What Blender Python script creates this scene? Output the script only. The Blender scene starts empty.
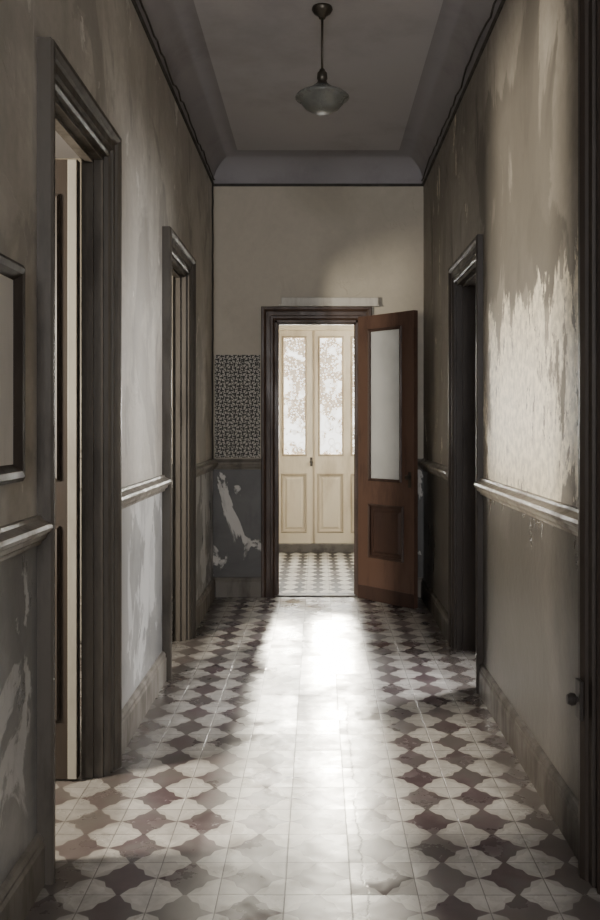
import bpy, math, random
from mathutils import Vector, Matrix
random.seed(4)
S = bpy.context.scene
COL = S.collection
XL, XR, YF, YB = -0.862, 0.866, 7.39, -4.0
ZC, ZW = 3.60, 3.38          # ceiling, top of straight wall
TH = 0.12                    # wall thickness
THL = 0.085
CAMZ = 1.41

# ------------------------------------------------------------------ node helper
class NT:
    def __init__(s, name):
        s.mat = bpy.data.materials.new(name); s.mat.use_nodes = True
        s.t = s.mat.node_tree; s.t.nodes.clear()
        s.out = s.t.nodes.new('ShaderNodeOutputMaterial')
        s.b = s.t.nodes.new('ShaderNodeBsdfPrincipled')
        s.t.links.new(s.b.outputs[0], s.out.inputs[0])
        g = s.t.nodes.new('ShaderNodeNewGeometry')
        s.pos = g.outputs['Position']
        sp = s.t.nodes.new('ShaderNodeSeparateXYZ'); s.t.links.new(s.pos, sp.inputs[0])
        s.x, s.y, s.z = sp.outputs
    def put(s, sock, v):
        if isinstance(v, bpy.types.NodeSocket): s.t.links.new(v, sock)
        else:
            if isinstance(v, (tuple, list)) and len(v) == 3 and len(sock.default_value) == 4: v = (*v, 1)
            sock.default_value = v
    def m(s, op, a, b=0.0, c=0.0, clamp=False):
        n = s.t.nodes.new('ShaderNodeMath'); n.operation = op; n.use_clamp = clamp
        s.put(n.inputs[0], a); s.put(n.inputs[1], b)
        if op in ('MULTIPLY_ADD', 'COMPARE', 'SMOOTH_MIN'): s.put(n.inputs[2], c)
        return n.outputs[0]
    def step(s, v, lo, hi, a=0.0, b=1.0):
        n = s.t.nodes.new('ShaderNodeMapRange'); n.interpolation_type = 'SMOOTHSTEP'
        s.put(n.inputs[0], v)
        n.inputs[1].default_value = lo; n.inputs[2].default_value = hi
        n.inputs[3].default_value = a; n.inputs[4].default_value = b
        return n.outputs[0]
    def mix(s, f, a, b):
        n = s.t.nodes.new('ShaderNodeMix'); n.data_type = 'RGBA'
        s.put(n.inputs[0], f); s.put(n.inputs[6], a); s.put(n.inputs[7], b)
        return n.outputs[2]
    def noise(s, scale, detail=4, rough=.55, stretch=(1, 1, 1), off=(0, 0, 0), dist=0.0):
        mp = s.t.nodes.new('ShaderNodeMapping'); mp.inputs['Scale'].default_value = stretch
        mp.inputs['Location'].default_value = off
        s.t.links.new(s.pos, mp.inputs[0])
        n = s.t.nodes.new('ShaderNodeTexNoise')
        n.inputs['Scale'].default_value = scale; n.inputs['Detail'].default_value = detail
        n.inputs['Roughness'].default_value = rough; n.inputs['Distortion'].default_value = dist
        s.t.links.new(mp.outputs[0], n.inputs['Vector'])
        return n.outputs[0]
    def voro(s, scale, feature='F1', stretch=(1, 1, 1)):
        mp = s.t.nodes.new('ShaderNodeMapping'); mp.inputs['Scale'].default_value = stretch
        s.t.links.new(s.pos, mp.inputs[0])
        n = s.t.nodes.new('ShaderNodeTexVoronoi'); n.feature = feature
        n.inputs['Scale'].default_value = scale
        s.t.links.new(mp.outputs[0], n.inputs['Vector'])
        return n.outputs[0]
    def white(s, a, b):
        c = s.t.nodes.new('ShaderNodeCombineXYZ'); s.put(c.inputs[0], a); s.put(c.inputs[1], b)
        n = s.t.nodes.new('ShaderNodeTexWhiteNoise'); n.noise_dimensions = '2D'
        s.t.links.new(c.outputs[0], n.inputs['Vector']); return n.outputs['Value']
    def color(s, c): s.put(s.b.inputs['Base Color'], c)
    def rough(s, r): s.put(s.b.inputs['Roughness'], r)
    def spec(s, v): s.b.inputs['Specular IOR Level'].default_value = v
    def bump(s, h, strength=.3, dist=.01):
        n = s.t.nodes.new('ShaderNodeBump'); n.inputs['Strength'].default_value = strength
        n.inputs['Distance'].default_value = dist
        s.put(n.inputs['Height'], h); s.t.links.new(n.outputs[0], s.b.inputs['Normal'])

def wall_mat(name, up, low, peel, up2, zsplit=1.09, bump=.35, patch=None, lowpeel=.62, lowpeelcol=(.5, .48, .45), uppeel=.72, st=1.0):
    n = NT(name)
    big = n.noise(1.1, 6, .65, off=(3, 1, 7), dist=.6)
    streak = n.noise(3.0, 6, .65, stretch=(1, 1, .22), off=(1, 5, 2))
    stain = n.noise(1.7, 8, .62, stretch=(1, 1, .6), off=(7, 3, 1), dist=1.0)
    fine = n.noise(22, 4, .6)
    u = n.mix(n.step(big, .42, .58), up, up2)
    u = n.mix(n.step(streak, .45, .7, 0, .5 * st), u, tuple(c * .62 for c in up))
    u = n.mix(n.step(stain, .54, .60, 0, .5 * st), u, tuple(c * .5 for c in up))
    pl = n.noise(4.2, 9, .68, stretch=(1, 1, .6), off=(9, 2, 4), dist=.4)
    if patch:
        (y0, sy, z0, sz, amt) = patch  # bare plaster plus streaky light painted into the colour, strongest at the centre
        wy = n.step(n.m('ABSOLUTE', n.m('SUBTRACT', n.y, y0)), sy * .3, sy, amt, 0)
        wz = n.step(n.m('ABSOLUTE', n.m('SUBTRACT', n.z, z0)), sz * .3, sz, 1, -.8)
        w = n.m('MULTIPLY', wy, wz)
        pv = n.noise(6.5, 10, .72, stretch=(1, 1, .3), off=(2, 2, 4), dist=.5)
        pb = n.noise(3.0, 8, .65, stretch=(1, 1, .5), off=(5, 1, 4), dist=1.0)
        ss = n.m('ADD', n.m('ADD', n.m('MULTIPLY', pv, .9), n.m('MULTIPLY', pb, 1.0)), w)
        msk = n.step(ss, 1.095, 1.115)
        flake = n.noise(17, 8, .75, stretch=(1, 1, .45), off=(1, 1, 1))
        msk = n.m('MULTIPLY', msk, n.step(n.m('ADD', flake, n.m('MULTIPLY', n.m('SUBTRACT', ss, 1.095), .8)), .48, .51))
        # dark damp stain above the bare, painted-light patch
        dw = n.m('MULTIPLY', n.step(n.m('ABSOLUTE', n.m('SUBTRACT', n.y, 4.1)), .4, 1.1, 1, 0), n.step(n.m('ABSOLUTE', n.m('SUBTRACT', n.z, 2.5)), .3, .75, 1, 0))
        u = n.mix(n.m('MULTIPLY', n.step(n.m('ADD', n.m('MULTIPLY', dw, .25), stain), .60, .64), .65), u, tuple(c * .45 for c in up))
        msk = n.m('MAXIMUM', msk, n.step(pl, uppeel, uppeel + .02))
    else:
        msk = n.step(pl, uppeel, uppeel + .02)
    u = n.mix(msk, u, n.mix(n.step(fine, .35, .65), peel, tuple(c * .75 for c in peel)))
    u = n.mix(n.step(fine, .35, .7, 0, .2 * (.4 + .6 * st)), u, tuple(v * .6 for v in up))
    l = n.mix(n.step(big, .42, .58), low, tuple(c * .7 for c in low))
    lp = n.noise(2.6, 8, .6, stretch=(1, 1, .7), off=(4, 8, 1), dist=.8)
    lm = n.step(lp, lowpeel, lowpeel + .03, 0, .85)
    l = n.mix(lm, l, lowpeelcol)
    l = n.mix(n.step(n.noise(6, 6, .7, stretch=(1, 1, .4)), .48, .7, 0, .6), l, tuple(c * .5 for c in low))
    c = n.mix(n.step(n.z, zsplit - .003, zsplit + .003), l, u)
    n.color(c)
    n.rough(n.m('SUBTRACT', n.step(n.z, zsplit - .003, zsplit + .003, .40, .62), n.m('MULTIPLY', msk, .15)))
    n.spec(.45)
    h = n.m('ADD', n.m('MULTIPLY', fine, .25), n.m('ADD', n.m('MULTIPLY', msk, -.6), n.m('ADD', n.m('MULTIPLY', lm, -.5), n.m('MULTIPLY', n.noise(5, 4), .6))))
    n.bump(h, bump, .012)
    return n.mat

def paint(name, c, c2=None, rough=.45, sc=9, lo=.45, hi=.7, bump=.15, stretch=(1, 1, .25), spec=.4, metal=0):
    n = NT(name)
    c2 = c2 or tuple(v * .6 for v in c)
    f = n.noise(sc, 6, .65, stretch=stretch)
    k = n.mix(n.step(f, lo, hi), c, c2)
    n.color(k); n.rough(n.step(f, .3, .7, rough - .08, rough + .15)); n.spec(spec)
    n.b.inputs['Metallic'].default_value = metal
    n.bump(f, bump, .004)
    return n.mat

M = {}
M['wall_l'] = wall_mat('plaster_grey', (.445, .415, .37), (.34, .34, .335), (.70, .67, .61), (.57, .54, .485), lowpeel=.52, lowpeelcol=(.62, .62, .615), uppeel=.61)
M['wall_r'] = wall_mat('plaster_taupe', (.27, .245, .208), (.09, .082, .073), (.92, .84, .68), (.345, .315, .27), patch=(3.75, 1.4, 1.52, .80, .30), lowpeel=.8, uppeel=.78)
M['wall_f'] = wall_mat('plaster_far', (.50, .455, .37), (.115, .11, .105), (.55, .52, .44), (.55, .50, .41), lowpeel=.585, lowpeelcol=(.74, .71, .66), uppeel=.8, st=.1)
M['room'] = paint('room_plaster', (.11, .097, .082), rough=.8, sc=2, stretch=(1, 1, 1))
M['vest'] = paint('vestibule_plaster', (.62, .57, .47), rough=.8, sc=2, stretch=(1, 1, 1))
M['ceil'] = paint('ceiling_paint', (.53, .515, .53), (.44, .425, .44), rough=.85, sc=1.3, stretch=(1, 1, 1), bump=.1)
M['cove'] = paint('cove_paint_shaded', (.33, .315, .325), (.26, .245, .255), rough=.85, sc=1.3, stretch=(1, 1, 1), bump=.1)  # darker than the ceiling: shade of the cove put into its colour
M['casing'] = paint('casing_grey_brown', (.085, .074, .062), (.05, .042, .034), rough=.42)
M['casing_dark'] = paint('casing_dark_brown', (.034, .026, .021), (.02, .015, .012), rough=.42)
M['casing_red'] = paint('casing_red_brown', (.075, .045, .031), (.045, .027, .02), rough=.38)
M['rail'] = paint('rail_taupe', (.23, .21, .18), (.14, .122, .104), rough=.36)
M['base'] = paint('baseboard_taupe', (.21, .19, .165), (.12, .105, .088), rough=.45)
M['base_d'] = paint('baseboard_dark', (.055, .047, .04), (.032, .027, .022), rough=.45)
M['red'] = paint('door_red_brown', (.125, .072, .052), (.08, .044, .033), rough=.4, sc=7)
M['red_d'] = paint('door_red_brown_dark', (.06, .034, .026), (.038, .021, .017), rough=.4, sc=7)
M['cream'] = paint('door_cream', (.74, .65, .49), (.58, .49, .35), rough=.5, sc=5)
M['cream_d'] = paint('door_cream_moulding', (.52, .43, .3), (.38, .3, .2), rough=.5, sc=5)
M['pale'] = paint('door_pale_grey', (.28, .265, .23), (.2, .185, .16), rough=.5, sc=5)
M['white'] = paint('painted_white', (.62, .6, .54), (.46, .43, .38), rough=.5)
M['metal'] = paint('tarnished_metal', (.09, .08, .065), (.04, .035, .03), rough=.4, metal=.7)
M['cable'] = paint('cable_dark', (.055, .05, .044), rough=.6)
M['shade'] = paint('smoked_glass', (.15, .155, .145), (.09, .095, .09), rough=.25, spec=.5, bump=.02)
M['paper'] = paint('aged_paper', (.62, .6, .56), (.5, .48, .44), rough=.7, sc=3)
M['iron'] = paint('dark_iron', (.03, .025, .022), rough=.4)
M['stone'] = paint('threshold_stone', (.13, .118, .105), rough=.5, sc=12, stretch=(1, 1, 1))

n = NT('frosted_pane')
n.color(n.mix(n.step(n.noise(3, 4), .3, .7), (.6, .61, .6), (.5, .51, .5)))
n.rough(.3); M['frost'] = n.mat

n = NT('lace_glass')
tr = n.t.nodes.new('ShaderNodeBsdfTransparent')
tr.inputs[0].default_value = (.97, .97, .95, 1)
mx = n.t.nodes.new('ShaderNodeMixShader')
v = n.voro(44); v2 = n.voro(11, stretch=(1, 1, .8)); nz = n.noise(7, 5, .6)
dots = n.step(v, .34, .46, 0, 1)
reg = n.step(n.m('ADD', n.m('MULTIPLY', n.step(n.z, 1.1, 2.3), .1), nz), .48, .58)
ring = n.step(n.m('ABSOLUTE', n.m('SUBTRACT', v2, .36)), .03, .06, 1, 0)
f = n.m('MAXIMUM', n.m('MULTIPLY', n.m('MULTIPLY', dots, reg), .7), n.m('MULTIPLY', ring, .3))
n.t.links.new(f, mx.inputs[0]); n.t.links.new(tr.outputs[0], mx.inputs[1]); n.t.links.new(n.b.outputs[0], mx.inputs[2])
n.t.links.new(mx.outputs[0], n.out.inputs[0])
n.color((.5, .42, .32)); n.rough(.6); M['lace'] = n.mat

n = NT('stencilled_wallpaper')
wx = n.m('MULTIPLY', n.m('SUBTRACT', n.noise(40, 2), .5), .03)
K = 2 * math.pi / .07
sx = n.m('SINE', n.m('MULTIPLY', n.m('ADD', n.x, wx), K)); sz = n.m('SINE', n.m('MULTIPLY', n.m('ADD', n.z, wx), K))
a = n.m('MULTIPLY', sx, sz)
b = n.m('MULTIPLY', n.m('SINE', n.m('MULTIPLY', n.m('ADD', n.x, n.z), K * 1.5)), n.m('SINE', n.m('MULTIPLY', n.m('SUBTRACT', n.x, n.z), K * 1.5)))
f1 = n.step(n.m('ABSOLUTE', n.m('ADD', a, n.m('MULTIPLY', b, .7))), .26, .42, 0, 1)
n.color(n.mix(f1, (.54, .51, .45), (.04, .038, .034))); n.rough(.6); M['wallpaper'] = n.mat

def floor_mat(name, cu_, cv_, cream, cream2, dark, dark2, k=.9, crack=True, rough=(.2, .4), spec=.5):
    """alternating rows of tip-to-tip lantern shapes, one row dark and the next row cream"""
    n = NT(name)
    U = n.m('DIVIDE', n.m('ADD', n.x, 20.0), cu_); V = n.m('DIVIDE', n.m('ADD', n.y, 20.0), cv_)
    du = n.m('PINGPONG', U, 1.0); du2 = n.m('SUBTRACT', 1.0, du)
    dv = n.m('PINGPONG', V, 1.0); dv2 = n.m('SUBTRACT', 1.0, dv)
    def prof(d, kk): # pointed centre peak, scalloped shoulder, long pointed tips
        pk = n.m('MULTIPLY', n.m('MAXIMUM', n.m('SUBTRACT', 1.0, n.m('MULTIPLY', d, 3.6)), 0.0), kk * .30)
        sh = n.m('MULTIPLY', n.step(d, .46, .60, 1, 0), kk * .24)
        b = n.m('MULTIPLY', n.m('SUBTRACT', 1.0, d), kk * .50)
        return n.m('ADD', n.m('ADD', pk, sh), b)
    d1 = n.step(n.m('SUBTRACT', prof(du, k * 1.05), dv), -.03, .03)
    d2 = n.step(n.m('SUBTRACT', prof(du2, .9), dv2), -.02, .03)
    wear = n.noise(2.2, 6, .6, off=(5, 5, 0)); w2 = n.noise(9, 6, .65)
    tone = n.noise(4.5, 1, .5, off=(2, 9, 0))
    ax = n.m('ADD', n.x, 20.1); ay = n.m('ADD', n.y, 20.1)
    tx = n.m('FLOOR', n.m('DIVIDE', ax, .2)); ty = n.m('FLOOR', n.m('DIVIDE', ay, .2))
    r1 = n.white(tx, ty); r2 = n.white(n.m('ADD', tx, 71.3), ty); r3 = n.white(tx, n.m('ADD', ty, 33.7))
    cr = n.mix(n.step(w2, .4, .75), cream, tuple(v * .68 for v in cream))
    dk = n.mix(n.step(tone, .42, .55), dark, dark2)
    dk = n.mix(n.step(w2, .4, .75), dk, tuple(v * 1.6 for v in dark))
    col = n.mix(d2, cream2, cr); col = n.mix(d1, col, dk)
    col = n.mix(n.m('MULTIPLY', r1, .25), col, (.2, .18, .165))
    gx = n.m('PINGPONG', ax, .1); gy = n.m('PINGPONG', ay, .1)
    g = n.m('MINIMUM', gx, gy)
    gm = n.step(g, .0008, .0026, .7, 0)
    col = n.mix(gm, col, (.08, .07, .06))
    col = n.mix(n.step(wear, .5, .72, 0, .5), col, (.15, .132, .115))
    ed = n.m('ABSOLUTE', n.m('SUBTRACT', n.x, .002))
    col = n.mix(n.step(n.m('ADD', ed, n.m('MULTIPLY', w2, .16)), .68, .9, 0, .65), col, (.085, .074, .063))  # shade painted into the tiles along both side walls
    hgt = n.m('MULTIPLY', gm, -.5)
    if crack:
        wob = n.m('MULTIPLY', n.m('SUBTRACT', n.noise(3.5, 8, .75, stretch=(.01, 1, 1)), .5), .12)
        cx = n.m('ABSOLUTE', n.m('SUBTRACT', n.x, n.m('ADD', wob, .142)))
        cm = n.m('MULTIPLY', n.step(cx, .001, .0045, 1, 0), n.step(n.y, 4.2, 4.9, 1, 0))
        cm = n.m('MULTIPLY', cm, n.step(w2, .38, .55, .1, .9))
        col = n.mix(cm, col, (.07, .06, .05)); hgt = n.m('SUBTRACT', hgt, n.m('MULTIPLY', cm, .3))
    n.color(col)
    n.rough(n.m('ADD', n.m('ADD', n.step(wear, .3, .7, rough[0], rough[1]), n.m('MULTIPLY', n.m('SUBTRACT', r3, .5), .14)), n.m('MULTIPLY', n.m('SUBTRACT', w2, .5), .4)))
    n.spec(spec)
    tilt = n.m('ADD', n.m('MULTIPLY', n.m('SUBTRACT', r1, .5), n.m('MODULO', ax, .2)), n.m('MULTIPLY', n.m('SUBTRACT', r2, .5), n.m('MODULO', ay, .2)))
    n.bump(n.m('ADD', n.m('ADD', hgt, n.m('MULTIPLY', tilt, 12.0)), n.m('MULTIPLY', n.noise(4.3, 3, .5), 1.4)), .4, .006)
    return n.mat
M['floor'] = floor_mat('cement_tiles', .1, .1, (.68, .655, .62), (.55, .525, .49), (.10, .070, .077), (.13, .115, .113), k=1.0)
M['floor_v'] = floor_mat('cement_tiles_vestibule', .08, .11, (.66, .64, .58), (.6, .57, .5), (.025, .023, .022), (.033, .03, .028), k=1.1, crack=False, rough=(.4, .55), spec=.2)

# ------------------------------------------------------------------ mesh helpers
class MB:
    def __init__(s): s.v = []; s.f = []
    def box(s, x0, x1, y0, y1, z0, z1):
        b = len(s.v)
        s.v += [(x, y, z) for z in (z0, z1) for y in (y0, y1) for x in (x0, x1)]
        s.f += [tuple(b + i for i in q) for q in ((0, 2, 3, 1), (4, 5, 7, 6), (0, 1, 5, 4), (2, 6, 7, 3), (0, 4, 6, 2), (1, 3, 7, 5))]
        return s
    def sweep(s, rings, closed_ring=True, caps=True):
        b = len(s.v); k = len(rings[0])
        for r in rings: s.v += list(r)
        for i in range(len(rings) - 1):
            for j in range(k if closed_ring else k - 1):
                j2 = (j + 1) % k
                s.f.append((b + i * k + j, b + i * k + j2, b + (i + 1) * k + j2, b + (i + 1) * k + j))
        if caps and closed_ring:
            s.f.append(tuple(b + j for j in range(k))[::-1])
            s.f.append(tuple(b + (len(rings) - 1) * k + j for j in range(k)))
        return s
    def lathe(s, prof, cx=0, cy=0, cz=0, seg=40, axis='z'):
        rings = []
        for i in range(seg + 1):
            a = 2 * math.pi * i / seg
            r_ = []
            for (r, z) in prof:
                if axis == 'z': r_.append((cx + r * math.cos(a), cy + r * math.sin(a), cz + z))
                elif axis == 'y': r_.append((cx + r * math.cos(a), cy + z, cz + r * math.sin(a)))
                else: r_.append((cx + z, cy + r * math.cos(a), cz + r * math.sin(a)))
            rings.append(r_)
        return s.sweep(rings, closed_ring=False, caps=False)
    def obj(s, name, mat, parent=None, bevel=0, smooth=False, loc=None, rotz=0):
        me = bpy.data.meshes.new(name); me.from_pydata(s.v, [], s.f)
        import bmesh
        bm = bmesh.new(); bm.from_mesh(me)
        if smooth: bmesh.ops.remove_doubles(bm, verts=bm.verts, dist=1e-5)
        bmesh.ops.recalc_face_normals(bm, faces=bm.faces)
        bm.to_mesh(me); bm.free()
        me.materials.append(M[mat])
        if smooth:
            for p in me.polygons: p.use_smooth = True
        o = bpy.data.objects.new(name, me); COL.objects.link(o)
        if parent: o.parent = parent
        if loc: o.location = loc
        o.rotation_euler[2] = rotz
        if bevel:
            m = o.modifiers.new('bevel', 'BEVEL'); m.width = bevel; m.segments = 2; m.limit_method = 'ANGLE'
        return o

def tag(o, label, cat, structure=False):
    o['label'] = label; o['category'] = cat
    if structure: o['kind'] = 'structure'
    return o

# ------------------------------------------------------------------ shell
def side_wall(x0, x1, openings):
    mb = MB(); y = YB
    for (a, b, h) in openings:
        mb.box(x0, x1, y, a, 0, ZC); mb.box(x0, x1, a, b, h, ZC); y = b
    mb.box(x0, x1, y, YF, 0, ZC)
    return mb
CW = .11
D1 = (2.76 + CW, 3.73 - CW, 2.60 - CW)
D2 = (4.98 + CW, 6.00 - CW, 2.51 - CW)
D3 = (4.72 + CW, 5.75 - CW, 2.41 - CW)
D4 = (1.75, 2.70, 2.92)
tag(side_wall(XL - THL, XL, [D1, D2]).obj('wall_left', 'wall_l'), 'peeling grey-beige plaster corridor wall with darker painted dado', 'wall', True)
tag(side_wall(XR, XR + TH, [D4, D3]).obj('wall_right', 'wall_r'), 'peeling taupe plaster corridor wall with bare pale patches and painted-in streaky light', 'wall', True)
OF = (-.355, .33, 2.27)
mb = MB()
mb.box(-3.6, OF[0], YF, YF + TH, 0, ZC).box(OF[1], 3.6, YF, YF + TH, 0, ZC).box(OF[0], OF[1], YF, YF + TH, OF[2], ZC)
tag(mb.obj('wall_far', 'wall_f'), 'end wall of the corridor, cream plaster over dark grey dado', 'wall', True)
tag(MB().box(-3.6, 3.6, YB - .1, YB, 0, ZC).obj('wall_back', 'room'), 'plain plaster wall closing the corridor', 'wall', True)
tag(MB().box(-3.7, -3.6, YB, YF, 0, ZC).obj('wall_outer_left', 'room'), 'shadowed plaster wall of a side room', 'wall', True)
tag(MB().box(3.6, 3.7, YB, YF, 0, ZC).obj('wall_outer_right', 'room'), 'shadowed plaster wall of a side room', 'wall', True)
tag(MB().box(-3.7, 3.7, YB - .1, 10.12, ZC, ZC + .1).obj('ceiling', 'ceil'), 'aged mauve-grey painted plaster ceiling', 'ceiling', True)
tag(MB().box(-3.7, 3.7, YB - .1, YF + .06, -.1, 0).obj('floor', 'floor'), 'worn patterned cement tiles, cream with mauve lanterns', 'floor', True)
tag(MB().box(-3.7, 3.7, YF + .06, 10.12, -.1, 0).obj('floor_vestibule', 'floor_v'), 'small black and cream patterned vestibule tiles', 'floor', True)
YV = 10.0
tag(MB().box(-1.3, -1.2, YF + TH, YV, 0, ZC).obj('wall_vestibule_left', 'vest'), 'cream vestibule side wall', 'wall', True)
tag(MB().box(1.2, 1.3, YF + TH, YV, 0, ZC).obj('wall_vestibule_right', 'vest'), 'cream vestibule side wall', 'wall', True)
EX0, EX1, EZ = -.885, .765, 2.56
tag(MB().box(-1.3, EX0, YV, YV + TH, 0, ZC).box(EX1, 1.3, YV, YV + TH, 0, ZC).box(EX0, EX1, YV, YV + TH, EZ, ZC).obj('wall_vestibule_far', 'vest'), 'cream wall around the entrance doors', 'wall', True)

R = ZC - ZW
prof = [(0, ZW)] + [(R - R * math.cos(a), ZW + R * math.sin(a)) for a in [math.radians(d) for d in range(6, 91, 6)]]
def U_plan(prof):
    return [[(XL + a, YB, z) for a, z in prof], [(XL + a, YF - a, z) for a, z in prof],
            [(XR - a, YF - a, z) for a, z in prof], [(XR - a, YB, z) for a, z in prof]]
o = MB().sweep(U_plan([(a, z - .0005) for a, z in prof]), closed_ring=False).obj('trim_1', 'cove'); tag(o, 'mauve-grey coved plaster with painted-in shade between wall and ceiling', 'cove', True)
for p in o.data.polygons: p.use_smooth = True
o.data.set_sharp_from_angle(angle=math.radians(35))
pr = [(0, -.011), (.008, -.011), (.013, -.004), (.013, .004), (.008, .01), (0, .01)]
o = MB().sweep(U_plan([(a, ZW + z) for a, z in pr])).obj('trim_2', 'cable'); tag(o, 'thin dark picture rail below the ceiling cove', 'picture rail', True)

tn = [3]
def T(): tn[0] += 1; return 'trim_%d' % (tn[0] - 1)
RAIL = [(0, 0), (.014, 0), (.018, .012), (.03, .02), (.034, .034), (.045, .040), (.05, .052), (.046, .064), (.03, .07), (.018, .078), (.014, .088), (0, .09)]
BASE = [(0, 0), (.024, 0), (.024, .12), (.018, .132), (.02, .142), (.012, .155), (0, .16)]
def run(side, s0, s1, prof, z0, name, mat, label, cat):
    if side == 'L': f = lambda s, d, z: (XL + d, s, z0 + z)
    elif side == 'R': f = lambda s, d, z: (XR - d, s, z0 + z)
    else: f = lambda s, d, z: (s, YF - d, z0 + z)
    o = MB().sweep([[f(s0, d, z) for d, z in prof], [f(s1, d, z) for d, z in prof]]).obj(name, mat)
    tag(o, label, cat, True)
segL = [(YB, 2.76), (3.73, 4.98), (6.0, YF)]
segR = [(YB, D4[0] - .13), (2.83, 4.72), (5.75, YF)]
for i, (a, b) in enumerate(segL):
    run('L', a, b, RAIL, 1.045, T(), 'rail', 'moulded taupe wooden chair rail', 'chair rail')
    run('L', a, b, BASE, 0, 'baseboard_left' + ('' if i == 0 else '.%03d' % i), 'base', 'worn taupe wooden baseboard', 'baseboard')
for i, (a, b) in enumerate(segR):
    run('R', a, b, RAIL, 1.045, T(), 'rail', 'moulded taupe wooden chair rail', 'chair rail')
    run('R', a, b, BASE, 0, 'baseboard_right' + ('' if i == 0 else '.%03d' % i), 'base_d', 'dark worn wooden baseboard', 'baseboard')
FO = (OF[0] - .11, OF[1] + .13)
for i, (a, b) in enumerate([(XL, FO[0]), (FO[1], XR)]):
    run('F', a, b, RAIL, 1.045, T(), 'rail', 'moulded taupe wooden chair rail', 'chair rail')
    run('F', a, b, BASE, 0, 'baseboard_far' + ('' if i == 0 else '.%03d' % i), 'base', 'worn pale baseboard beside the doorway', 'baseboard')

def casing(side, D, w, prof, mat, label, depth=TH):
    y0, y1, H = D
    if side == 'L': f = lambda s, d, z: (XL + d, s, z)
    elif side == 'R': f = lambda s, d, z: (XR - d, s, z)
    else: f = lambda s, d, z: (s, YF - d, z)
    rings = [[f(y0 - a, d, 0) for a, d in prof], [f(y0 - a, d, H + a) for a, d in prof],
             [f(y1 + a, d, H + a) for a, d in prof], [f(y1 + a, d, 0) for a, d in prof]]
    mb = MB().sweep(rings)
    def bx(s0, s1, d0, d1, z0, z1):
        p, q = f(s0, d0, z0), f(s1, d1, z1)
        mb.box(min(p[0], q[0]), max(p[0], q[0]), min(p[1], q[1]), max(p[1], q[1]), z0, z1)
    t = .018
    bx(y0, y0 + t, .0, -depth, 0, H); bx(y1 - t, y1, .0, -depth, 0, H); bx(y0, y1, .0, -depth, H - t, H)
    bx(y0, y0 + t + .014, -.035, -.065, 0, H); bx(y1 - t - .014, y1, -.035, -.065, 0, H); bx(y0, y1, -.035, -.065, H - t - .014, H)
    o = mb.obj(T(), mat); tag(o, label, 'door frame', True)
    return o
def CP(w): return [(0, 0), (0, .018), (.008, .026), (.016, .018), (w * .3, .018), (w * .34, .030), (w * .62, .030), (w * .66, .040), (w * .8, .050), (w * .95, .050), (w, .042), (w, 0)]
casing('L', D1, CW, CP(CW), 'casing', 'grey-brown moulded wooden door casing', THL)
casing('L', D2, CW, CP(CW), 'casing', 'grey-brown moulded wooden door casing', THL)
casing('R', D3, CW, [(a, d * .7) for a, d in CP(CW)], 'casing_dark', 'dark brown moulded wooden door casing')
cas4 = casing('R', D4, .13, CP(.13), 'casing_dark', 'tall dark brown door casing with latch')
casing('F', OF, .11, [(a, d * .8) for a, d in CP(.11)], 'casing_red', 'red-brown moulded casing of the end doorway')
tag(MB().box(-.30, .492, YF - .055, YF, 2.385, 2.45).box(-.32, .50, YF - .06, YF, 2.378, 2.39).obj(T(), 'white', bevel=.004), 'off-white painted box moulding above the doorway', 'moulding', True)
tag(MB().box(OF[0], OF[1], YF - .01, YF + TH, 0, .012).obj(T(), 'stone', bevel=.003), 'worn stone threshold of the doorway', 'threshold', True)

# ------------------------------------------------------------------ door leaves
def ring_mould(mb, u0, u1, z0, z1, y, w=.014, d=.01):
    pr = [(0, 0), (0, -d * .4), (w * .4, -d), (w, -d * .6), (w, 0)]
    pts = [(u0, z0, 1, 1), (u0, z1, 1, -1), (u1, z1, -1, -1), (u1, z0, -1, 1), (u0, z0, 1, 1)]
    mb.sweep([[(u + su * a - su * w * .5, y + dd, z + sz * a - sz * w * .5) for a, dd in pr] for u, z, su, sz in pts], caps=False)

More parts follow.
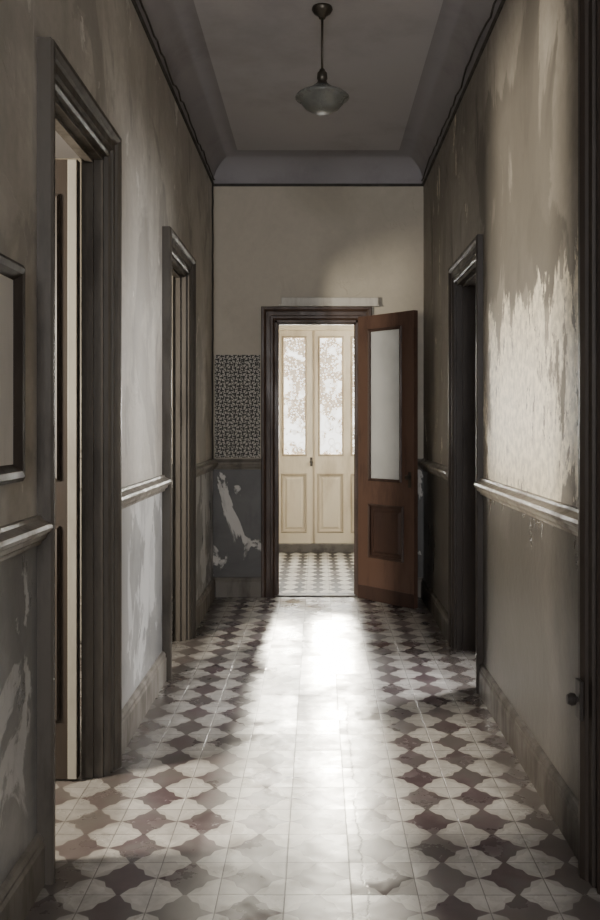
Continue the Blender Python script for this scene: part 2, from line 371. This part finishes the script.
def leaf(name, w, h, t, ops, mat, mould, glass, loc, rotz, zbase=.01, handle=None):
    mb = MB()
    u0 = min(o[0] for o in ops); u1 = max(o[1] for o in ops)
    mb.box(0, u0, 0, t, zbase, h); mb.box(u1, w, 0, t, zbase, h)
    z = zbase
    for (a, b, c, d, k) in sorted(ops, key=lambda o: o[2]):
        mb.box(u0, u1, 0, t, z, c)
        if a > u0: mb.box(u0, a, 0, t, c, d)
        if b < u1: mb.box(b, u1, 0, t, c, d)
        z = d
    mb.box(u0, u1, 0, t, z, h)
    root = mb.obj(name, mat, loc=loc, rotz=rotz)
    for (a, b, c, d, k) in ops:
        mm = MB(); ring_mould(mm, a, b, c, d, 0, w=.022, d=.012)
        mm2 = MB(); ring_mould(mm2, a, b, c, d, t, w=.022, d=-.012)
        mm.v, base = mm.v + mm2.v, len(mm.v); mm.f += [tuple(i + base for i in f) for f in mm2.f]
        mm.obj('moulding', mould, parent=root)
        if k == 'glass':
            MB().box(a, b, t * .45, t * .55, c, d).obj('glass_pane', glass, parent=root)
        else:
            p = MB(); e = .03
            p.box(a, b, t * .38, t * .62, c, d)
            ia, ib, ic, id_ = a + e, b - e, c + e, d - e; g = .022
            for ys, ye in ((t * .38, t * .08), (t * .62, t * .92)):
                p.sweep([[(ia, ys, ic), (ib, ys, ic), (ib, ys, id_), (ia, ys, id_)],
                         [(ia + g, ye, ic + g), (ib - g, ye, ic + g), (ib - g, ye, id_ - g), (ia + g, ye, id_ - g)]])
            p.obj('panel', mat if k == 'panel' else k, parent=root)
    if handle:
        hu, hz = handle
        hb = MB().box(hu - .014, hu + .014, -.004, 0, hz - .05, hz + .05)
        hb.lathe([(0, -.05), (.013, -.05), (.018, -.04), (.016, -.028), (.008, -.022), (.008, 0)], cx=hu, cy=0, cz=hz, seg=20, axis='y')
        hb.obj('handle', 'metal', parent=root)
    return root
ang = math.atan2(-.45, .406)
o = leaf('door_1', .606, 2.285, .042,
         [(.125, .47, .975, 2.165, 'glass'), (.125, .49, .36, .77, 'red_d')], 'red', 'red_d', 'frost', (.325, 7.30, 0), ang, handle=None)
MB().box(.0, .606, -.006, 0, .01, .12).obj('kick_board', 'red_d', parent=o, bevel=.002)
hb = MB().box(.55, .578, -.004, 0, .93, 1.05)
hb.lathe([(0, -.045), (.014, -.045), (.02, -.036), (.017, -.026), (.008, -.02), (.008, 0)], cx=.564, cy=0, cz=1.01, seg=20, axis='y')
hb.obj('handle', 'metal', parent=o)
tag(o, 'open red-brown panelled door with frosted glass pane', 'door', True)

ey = YV + .03
specs = [(-.455, .415, (.066, .322), True), (-.04, .398, (.054, .317), False), (.358, .402, (.018, .335), False), (-.88, .425, (.09, .34), False)]
for i, (x0, w, (a, b), hd) in enumerate(specs):
    o = leaf('door_%d' % (i + 2), w, 2.466, .04, [(a, b, 1.075, 2.39, 'glass'), (a - .008 if a > .03 else a, b, .22, .86, 'panel')], 'cream', 'cream_d', 'lace',
             (x0, ey, 0), 0, zbase=.091, handle=((w - .035, 1.0) if hd else None))
    if hd: MB().box(w - .012, w + .010, -.012, 0, .095, 2.46).obj('astragal', 'cream_d', parent=o, bevel=.003)
    tag(o, 'cream panelled entrance door leaf with lace-patterned glass', 'door', True)
mb = MB().box(EX0, EX1, YV - .02, YV + .08, 2.465, EZ).box(EX0, EX0 + .005, YV, YV + .08, 0, 2.465).box(EX1 - .005, EX1, YV, YV + .08, 0, 2.465)
tag(mb.obj(T(), 'cream', bevel=.003), 'cream painted frame head over the entrance doors', 'door frame', True)
tag(MB().box(EX0, EX1, YV - .05, YV + .09, 0, .091).obj(T(), 'stone', bevel=.004), 'grey stone doorstep under the entrance doors', 'doorstep', True)

def side_leaf(name, w, h, mats, loc, rotz, label, s=.1):
    o = leaf(name, w, h, .042, [(s, w - .1, 1.2, h - .15, mats[1]), (s, w - .1, .25, 1.0, mats[1])], mats[0], mats[1], 'frost', loc, rotz, handle=(w - .06, 1.0))
    tag(o, label, 'door', True); return o
o = side_leaf('door_6', .78, D1[2] - .03, ('casing_dark', 'casing_dark'), (XL - THL - .005, D1[1] - .02, 0), math.pi, 'dark panelled door with pale edge strip standing open', .08)
MB().box(.0, .036, .042, .05, .012, D1[2] - .032).obj('edge_strip', 'pale', parent=o, bevel=.002)
side_leaf('door_7', .76, D2[2] - .03, ('pale', 'pale'), (XL - THL - .005, D2[1] - .02, 0), math.pi, 'pale grey panelled door standing open into side room')
side_leaf('door_8', .78, D3[2] - .03, ('casing_dark', 'casing_dark'), (XR + TH + .005, D3[1] - .065, 0), 0, 'dark brown panelled door standing open into side room')

lt = MB().box(XR - .062, XR - .0495, 2.765, 2.815, .50, .62).obj('latch', 'iron', parent=cas4, bevel=.002)
MB().lathe([(.0, -.035), (.014, -.034), (.02, -.022), (.018, -.01), (.009, -.004), (.009, .0)], cx=XR - .06, cy=2.79, cz=.56, seg=20, axis='x').obj('knob', 'iron', parent=lt)

tag(MB().box(-.848, -.474, YF - .006, YF, 1.142, 1.985).obj('wallpaper_panel', 'wallpaper'), 'stencilled black and cream floral wallpaper panel above chair rail', 'wallpaper')

fy0, fy1, fz0, fz1 = 2.12, 2.565, 1.25, 1.865
prf = [(0, 0), (0, .022), (.012, .032), (.03, .03), (.042, .02), (.05, .012), (.05, 0)]
pts = [(fy0, fz0, 1, 1), (fy0, fz1, 1, -1), (fy1, fz1, -1, -1), (fy1, fz0, -1, 1), (fy0, fz0, 1, 1)]
root = MB().sweep([[(XL + d, y + sy * a, z + sz * a) for a, d in prf] for y, z, sy, sz in pts], caps=False).obj('picture_frame', 'casing_dark')
MB().box(XL + .001, XL + .01, fy0 + .045, fy1 - .045, fz0 + .045, fz1 - .045).obj('picture_sheet', 'paper', parent=root)
tag(root, 'dark wooden frame holding a faded pale sheet on wall', 'picture frame')

# ------------------------------------------------------------------ pendant lamp
LX, LY = .022, 4.72
root = MB().lathe([(0, 0), (.052, 0), (.055, -.012), (.045, -.03), (.022, -.045), (.016, -.06), (0, -.06)], LX, LY, ZC, 32).obj('pendant_lamp', 'metal', smooth=True)
MB().lathe([(0, 0), (.0065, 0), (.0065, -.29), (0, -.29)], LX, LY, ZC - .055, 12).obj('rod', 'metal', parent=root, smooth=True)
MB().lathe([(0, 0), (.014, 0), (.016, -.01), (.026, -.02), (.028, -.05), (.022, -.06), (.03, -.075), (.05, -.09), (.056, -.105), (0, -.105)], LX, LY, ZC - .325, 32).obj('fitter', 'metal', parent=root, smooth=True)
MB().lathe([(.05, 0), (.062, -.01), (.085, -.022), (.125, -.04), (.140, -.052), (.142, -.06), (.136, -.066), (.118, -.072), (.108, -.09), (.09, -.112), (.06, -.13), (.025, -.139), (0, -.14)], LX, LY, ZC - .415, 48).obj('lamp_shade', 'shade', parent=root, smooth=True)
tag(root, 'old pendant lamp with smoked glass bowl shade hanging from ceiling', 'pendant lamp')

# ------------------------------------------------------------------ cables (tube meshes)
def tube(name, pts, r, label, cat, k=8):
    rings = []
    for i, p in enumerate(pts):
        a = Vector(pts[max(i - 1, 0)]); b = Vector(pts[min(i + 1, len(pts) - 1)]); t = (b - a).normalized()
        s_ = t.cross(Vector((1, 0, 0))).normalized(); q = t.cross(s_)
        rings.append([tuple(Vector(p) + r * (math.cos(2 * math.pi * j / k) * s_ + math.sin(2 * math.pi * j / k) * q)) for j in range(k)])
    o = MB().sweep(rings).obj(name, 'cable'); tag(o, label, cat); return o
for i, (sgn, X) in enumerate(((1, XL), (-1, XR))):
    pts = []; y = 1.5; z = 0
    while y < YF - .05:
        z = z * .6 + random.uniform(-.02, .02)
        pts.append((X + sgn * (.022 + random.uniform(0, .004)), y, ZW + .026 + z)); y += .1
    tube('electrical_cable' + ('' if i == 0 else '.001'), pts, .0055, 'wavy dark electrical cable stapled along the wall top', 'cable')
pts = [(XL + .012 + random.uniform(-.002, .002), YF - .13, 1.136 + i * (ZW - 1.15) / 30) for i in range(31)]
tube('conduit_pipe', pts, .007, 'thin dark vertical conduit in the wall corner', 'pipe')

# ------------------------------------------------------------------ lights
def area(name, loc, target, sx, sy, e, col=(1, 1, 1), spread=math.pi):
    l = bpy.data.lights.new(name, 'AREA'); l.shape = 'RECTANGLE'; l.size = sx; l.size_y = sy; l.energy = e; l.color = col; l.spread = spread
    o = bpy.data.objects.new(name, l); COL.objects.link(o); o.location = loc
    o.rotation_euler = (Vector(target) - Vector(loc)).to_track_quat('-Z', 'Y').to_euler()
    return o
area('daylight_entrance', (0, 11.2, 2.0), (0, 7, 1.0), 3.0, 2.8, 1450, (1, .98, .94))
area('fill_vestibule', (1.15, 8.9, 1.8), (-.6, 10, 1.3), .8, 1.8, 50, (1, .97, .9))  # added fill in place of bounced light on the entrance doors
area('daylight_side_room', (-2.9, 2.55, 1.75), (.866, 3.95, 1.6), .4, .6, 220, (1, .9, .74))
area('daylight_second_room', (-2.8, 5.2, 1.9), (.8, 5.7, 1.0), .8, 1.0, 14, (1, .95, .88))
area('fill_behind', (0, -3.7, 2.2), (0, 4, 3.0), 1.4, 1.8, 180, (1, .985, .98))  # unseen fill added behind the camera to brighten the far wall
area('daylight_right_room', (2.9, 5.9, 2.0), (-.86, 4.6, 1.3), .8, 1.2, 240, (1, .98, .97))
sl = bpy.data.lights.new('sun', 'SUN'); sl.energy = 9; sl.angle = math.radians(3); sl.color = (1, .93, .80)
so = bpy.data.objects.new('sun', sl); COL.objects.link(so)
so.rotation_euler = Vector((-.012, -1, -.31)).to_track_quat('-Z', 'Y').to_euler()
w = bpy.data.worlds.new('World'); S.world = w; w.use_nodes = True
w.node_tree.nodes['Background'].inputs[0].default_value = (1, .98, .95, 1)
w.node_tree.nodes['Background'].inputs[1].default_value = 4.0

# ------------------------------------------------------------------ camera
cam = bpy.data.cameras.new('camera'); co = bpy.data.objects.new('camera', cam); COL.objects.link(co)
co.location = (0, 0, CAMZ); co.rotation_euler = (math.radians(90), 0, 0)
cam.sensor_fit = 'AUTO'; cam.sensor_width = 36; cam.lens = 900 / 920 * 36
cam.shift_x = -18 / 920; cam.shift_y = -35 / 920
cam.clip_start = .05
S.camera = co
